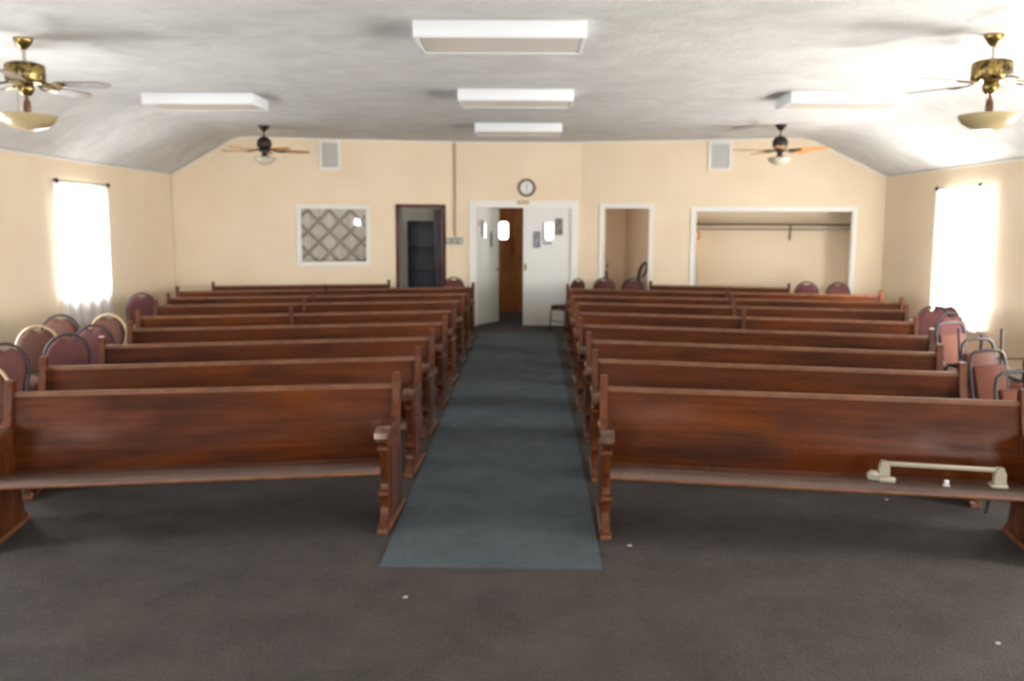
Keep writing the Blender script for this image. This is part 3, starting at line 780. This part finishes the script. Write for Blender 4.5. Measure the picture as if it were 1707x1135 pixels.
# lattice screen and drape inside the office window
DR = FL
bm = B(); nx = 80
rows = []
for z in (.95, 2.35):
    rows.append([bm.verts.new(DR.P(1.2 + 2.0 * i / nx, -.42 + .02 * math.sin(i * .9) + .012 * math.sin(i * 2.1), z)) for i in range(nx + 1)])
for i in range(nx): bm.faces.new((rows[0][i], rows[0][i + 1], rows[1][i + 1], rows[1][i]))
bmesh.ops.solidify(bm, geom=bm.faces[:], thickness=.006)
tag(obj('window_drape', bm, M['drape']), 'pale drape hanging behind the diamond lattice of the office window', 'drape')
bm = B()
per = .372
def clipseg(cx, cz, dx, dz, s0, s1, z0, z1):
    t0, t1 = -9, 9
    for (c, d, lo, hi) in ((cx, dx, s0, s1), (cz, dz, z0, z1)):
        a, b = (lo - c) / d, (hi - c) / d
        if a > b: a, b = b, a
        t0, t1 = max(t0, a), min(t1, b)
    return (t0, t1) if t1 - t0 > .05 else None
for sgn in (1, -1):
    for k in range(-12, 13):
        r = clipseg(2.385 + k * per, 1.885, sgn * .7071, .7071, 1.25, 3.1, 1.0, 2.3)
        if r:
            p0 = DR.P(2.385 + k * per + sgn * .7071 * r[0], -.33 + sgn * .006, 1.885 + .7071 * r[0]); p1 = DR.P(2.385 + k * per + sgn * .7071 * r[1], -.33 + sgn * .006, 1.885 + .7071 * r[1])
            d = (p1 - p0); L = d.length; d.normalize(); nrm = Vector((DR.n.x, DR.n.y, 0)); sd = d.cross(nrm)
            m = Matrix(((d.x, sd.x, nrm.x, p0.x), (d.y, sd.y, nrm.y, p0.y), (d.z, sd.z, nrm.z, p0.z), (0, 0, 0, 1)))
            box(bm, 0, L, -.030, .030, -.004, .004, 0, m)
fbox(bm, DR, 1.2, 1.25, -.345, -.315, 0, 2.35); fbox(bm, DR, 3.1, 3.15, -.345, -.315, 0, 2.35)
fbox(bm, DR, 1.2, 3.15, -.345, -.315, .95, 1.0); fbox(bm, DR, 1.2, 3.15, -.345, -.315, 2.30, 2.35)
tag(obj('lattice_screen', bm, M['lattice'], smooth=False), 'grey brown diamond lattice screen seen through the office window', 'screen')

# dark bookcase in the office
t = thing('bookcase', 'dark bookcase with blue grey back seen through the dark doorway', 'bookcase', (-1.90, 17.30, 0))
w, h, d = .31, 1.90, .30
bm = B(); box(bm, -w, -w + .03, -d, 0, 0, h); obj('side_panel', bm, M['black'], t, smooth=False)
bm = B(); box(bm, w - .03, w, -d, 0, 0, h); obj('side_panel', bm, M['black'], t, smooth=False)
bm = B(); box(bm, -w + .03, w - .03, -.02, 0, 0, h); obj('back_panel', bm, M['bluegrey'], t, smooth=False)
bm = B(); box(bm, -w + .03, w - .03, -d, -.02, h - .03, h); obj('top_panel', bm, M['black'], t, smooth=False)
for z in (.10, .50, .93, 1.38):
    bm = B(); box(bm, -w + .03, w - .03, -d, -.02, z, z + .03); obj('shelf', bm, M['black'], t, smooth=False)

# wide closet: shelf, hanging rail, bracket, red thing, cloth
t = thing('closet_shelf', 'long dark shelf with hanging rail across the wide coat closet', 'shelf', FR.P(3.27, -.74, 1.84), -AR)
bm = B(); box(bm, -1.32, 1.32, -.30, 0, .0, .022); obj('shelf_board', bm, M['darkwood'], t, smooth=False)
bm = B(); tube(bm, [(-1.32, -.30, -.07), (1.32, -.30, -.07)], .014, 10); obj('hanging_rail', bm, M['steel'], t)
bm = B(); tube(bm, [(.36, -.012, -.005), (.36, -.012, -.26)], .009, 6); tube(bm, [(.36, -.012, -.25), (.36, -.29, -.012)], .009, 6); obj('shelf_bracket', bm, M['clockrim'], t)
bm = B(); pp = [FR.P(2.055 + .035 * math.sin(a) , -.10, 1.66 + .075 * math.cos(a)) for a in [k * PI / 8 - .2 for k in range(9)]]
tube(bm, pp, .014, 8); tag(obj('red_hook', bm, M['red']), 'small curved red hook hanging at the left jamb of the wide closet', 'hook')
bm = B()
rws = []
for j in range(9):
    v = j / 8; z = 1.35 - 1.2 * v
    rws.append([bm.verts.new(FR.P(2.036 + .07 * v * (i / 10) + .01 * (i / 10), -.03 - .075 * (i / 10) + .006 * math.sin(i * 1.9 + v * 3), z)) for i in range(11)])
for j in range(8):
    for i in range(10): bm.faces.new((rws[j][i], rws[j][i + 1], rws[j + 1][i + 1], rws[j + 1][i]))
bmesh.ops.solidify(bm, geom=bm.faces[:], thickness=.006)
tag(obj('hanging_cloth', bm, M['cloth']), 'white cloth hanging down the left jamb of the wide closet', 'cloth')

# narrow closet: upright vacuum cleaner and a slim pole
t = thing('vacuum_cleaner', 'black upright vacuum cleaner with looped handle in the narrow closet', 'vacuum cleaner', (2.12, 15.72, 0), -.2)
bm = B(); box(bm, -.14, .14, -.16, .13, 0.0, .10, .03); obj('floor_head', bm, M['black'], t)
bm = B(); lathe(bm, [(0, .09), (.085, .10), (.095, .2), (.09, .55), (.06, .68), (.035, .78), (0, .79)], 20); obj('body', bm, M['black'], t)
bm = B(); tube(bm, [(0, .02, .74), (.0, .03, .92), (.02, .03, 1.04), (.06, .03, 1.12), (.12, .03, 1.17), (.15, .03, 1.11), (.13, .03, .99), (.06, .03, .90)], [.035, .035, .032, .030, .028, .024, .022, .02], 8); obj('handle', bm, M['black'], t)
t = thing('pole_stand', 'slim black stand with clip top just inside the narrow closet', 'stand', (1.575, 16.02, 0))
bm = B(); tube(bm, [(0, 0, .02), (0, 0, 1.09)], .009, 8); obj('pole', bm, M['black'], t)
bm = B(); lathe(bm, [(0, 0), (.11, 0), (.11, .015), (.02, .03), (0, .03)], 20); obj('base', bm, M['black'], t)
bm = B(); tube(bm, [(-.02, 0, 1.07), (.01, 0, 1.10), (.022, 0, 1.145)], .012, 8); box(bm, -.022, .022, -.02, .02, .86, .99, .008); obj('clip', bm, M['black'], t)

# ------------------------------------------------------------------ rail lying on the front right pew
sz = SEATZ
a = math.atan2(4.865 - 5.36, 2.863 - .522)
t = thing('metal_rail', 'cream metal rail on two end brackets lying on the front right pew seat', 'rail', (2.335, 4.735, sz - .004), a)
bm = B(); box(bm, -.29, .33, -.011, .011, .092, .117, .004); obj('bar', bm, M['creammetal'], t)
for s, x in ((-1, -.285), (1, .31)):
    bm = B()
    prism(bm, [(x - .03, .0125), (x + .03, .0125), (x + .026, .09), (x + .012, .118), (x - .018, .118), (x - .03, .08)], -.022, .022, 'y')
    box(bm, x - .05, x + .035, -.04, .03, .010, .03, .005)
    if s < 0: lathe(bm, [(0, 0.011), (.035, .011), (.038, .04), (.02, .06), (0, .062)], 14, (x - .055, .0, 0)); box(bm, x - .035, x + .05, -.065, -.03, .010, .04, .006)
    obj('bracket', bm, M['creammetal'], t)
t = thing('plastic_clip', 'small milky clip on the front right pew seat under the rail', 'clip', (2.357, 4.69, sz - .002), a)
bm = B(); box(bm, -.012, .012, -.014, .014, .006, .040, .004); box(bm, -.018, .018, -.014, .014, .006, .014, .002); obj('clip_body', bm, M['clear'], t)

# small debris on the carpet
for k, (x, y, z, lab) in enumerate(((-.597, 7.685, .0085, 'white scrap on the blue runner'), (-.555, 4.046, .0, 'pale scrap on the carpet in front of the runner'),
                                (2.452, 5.652, 0, 'white scrap on the carpet under the front right pew'), (2.093, 3.622, 0, 'pale scrap near the lower right corner'), (.628, 4.764, 0, 'tan scrap beside the foot of the front right pew'))):
    bm = B(); n_ = 7
    prism(bm, [(.014 * math.cos(q * 2 * PI / n_) * random.uniform(.6, 1.2), .011 * math.sin(q * 2 * PI / n_) * random.uniform(.6, 1.2)) for q in range(n_)], 0, .006, 'z')
    o = obj('paper_scrap', bm, M['speck'], smooth=False); o.location = (x, y, z); tag(o, lab, 'scrap', 'scraps on the carpet')

bm = B(); prism(bm, [(-.744, 4.43), (.440, 4.42), (.47, 6.0), (.575, 14.7), (-.722, 14.7)], 0, .008, 'z')
tag(obj('carpet_runner', bm, M['runner'], smooth=False), 'long blue grey carpet runner down the centre aisle', 'rug')

# ------------------------------------------------------------------ outside ground
bm = B(); box(bm, -60, 60, -50, 70, -.35, -.15); tag(obj('ground', bm, M['outground'], smooth=False), 'pale ground outside', 'ground', kind='structure')

# ------------------------------------------------------------------ light
world = bpy.data.worlds.new('daylight'); scene.world = world; world.use_nodes = True
bg = world.node_tree.nodes['Background']; bg.inputs[0].default_value = (.90, .95, 1.0, 1); bg.inputs[1].default_value = 6.0

def area(name, loc, direction, sx, sy, power, col=(1, 1, 1), spread=180):
    L = bpy.data.lights.new(name, 'AREA'); L.shape = 'RECTANGLE'; L.size = sx; L.size_y = sy; L.energy = power; L.color = col
    L.spread = math.radians(spread)
    o = bpy.data.objects.new(name, L); C.objects.link(o); o.location = loc
    o.rotation_euler = Vector(direction).to_track_quat('-Z', 'Y').to_euler(); return o
PW = 85
for i, (s0, s1, z0, z1) in enumerate(LWIN):
    area('window_daylight', (XL - .16, (s0 + s1) / 2, (z0 + z1) / 2), (1, 0, .30), s1 - s0, z1 - z0, PW * (1.3 if i else 1.7), (.93, .96, 1))
for i, (s0, s1, z0, z1) in enumerate(RWIN):
    area('window_daylight', (XR + .30, (s0 + s1) / 2, (z0 + z1) / 2 - .15), (-1, 0, .62), s1 - s0, z1 - z0, PW * (3.1 if i else 5.0), (1, .98, .95))
area('window_daylight', (-4.7, 18.78, 1.55), (-.1, -1, 0), 1.0, 1.1, PW * .26, (.93, .95, 1))  # added lamp at the made-up office window, brightens the office
for x in (-3.8, 3.8): area('window_daylight', (x, YN - .16, 1.6), (0, 1, 0), 1.2, 1.4, PW * 1.2, (.95, .97, 1))  # added fill lamps at the made-up front windows
sun = bpy.data.lights.new('sun', 'SUN'); sun.energy = 5; sun.angle = math.radians(.6); sun.color = (1, .95, .86)
so = bpy.data.objects.new('sun', sun); C.objects.link(so)
so.rotation_euler = Vector((-math.cos(math.radians(53)), -.12, -math.sin(math.radians(53)))).to_track_quat('-Z', 'Y').to_euler()
# the camera's own flash
fl = bpy.data.lights.new('camera_flash', 'POINT'); fl.energy = 22; fl.shadow_soft_size = .035; fl.color = (.93, .96, 1)
fo = bpy.data.objects.new('camera_flash', fl); C.objects.link(fo); fo.location = (0.0, -.02, 1.93)

# ------------------------------------------------------------------ camera
cam = bpy.data.cameras.new('camera'); co = bpy.data.objects.new('camera', cam); C.objects.link(co)
F_PX = 1450.; cam.sensor_width = 36; cam.lens = 36 * F_PX / 1707.
co.location = (0, 0, 1.8)
pitch = math.atan(190 / F_PX); yaw = math.atan(14.5 / F_PX); roll = math.radians(.25)
co.rotation_mode = 'QUATERNION'
co.rotation_quaternion = (Matrix.Rotation(yaw, 3, 'Z') @ Matrix.Rotation(PI / 2 - pitch, 3, 'X') @ Matrix.Rotation(roll, 3, 'Z')).to_quaternion()
cam.dof.use_dof = True; cam.dof.focus_distance = 1.4; cam.dof.aperture_fstop = 5.3
cam.clip_start = .05
scene.camera = co
scene.view_settings.view_transform = 'Standard'; scene.view_settings.look = 'None'; scene.view_settings.gamma = 1
scene.view_settings.use_curve_mapping = False
scene.view_settings.exposure = .68
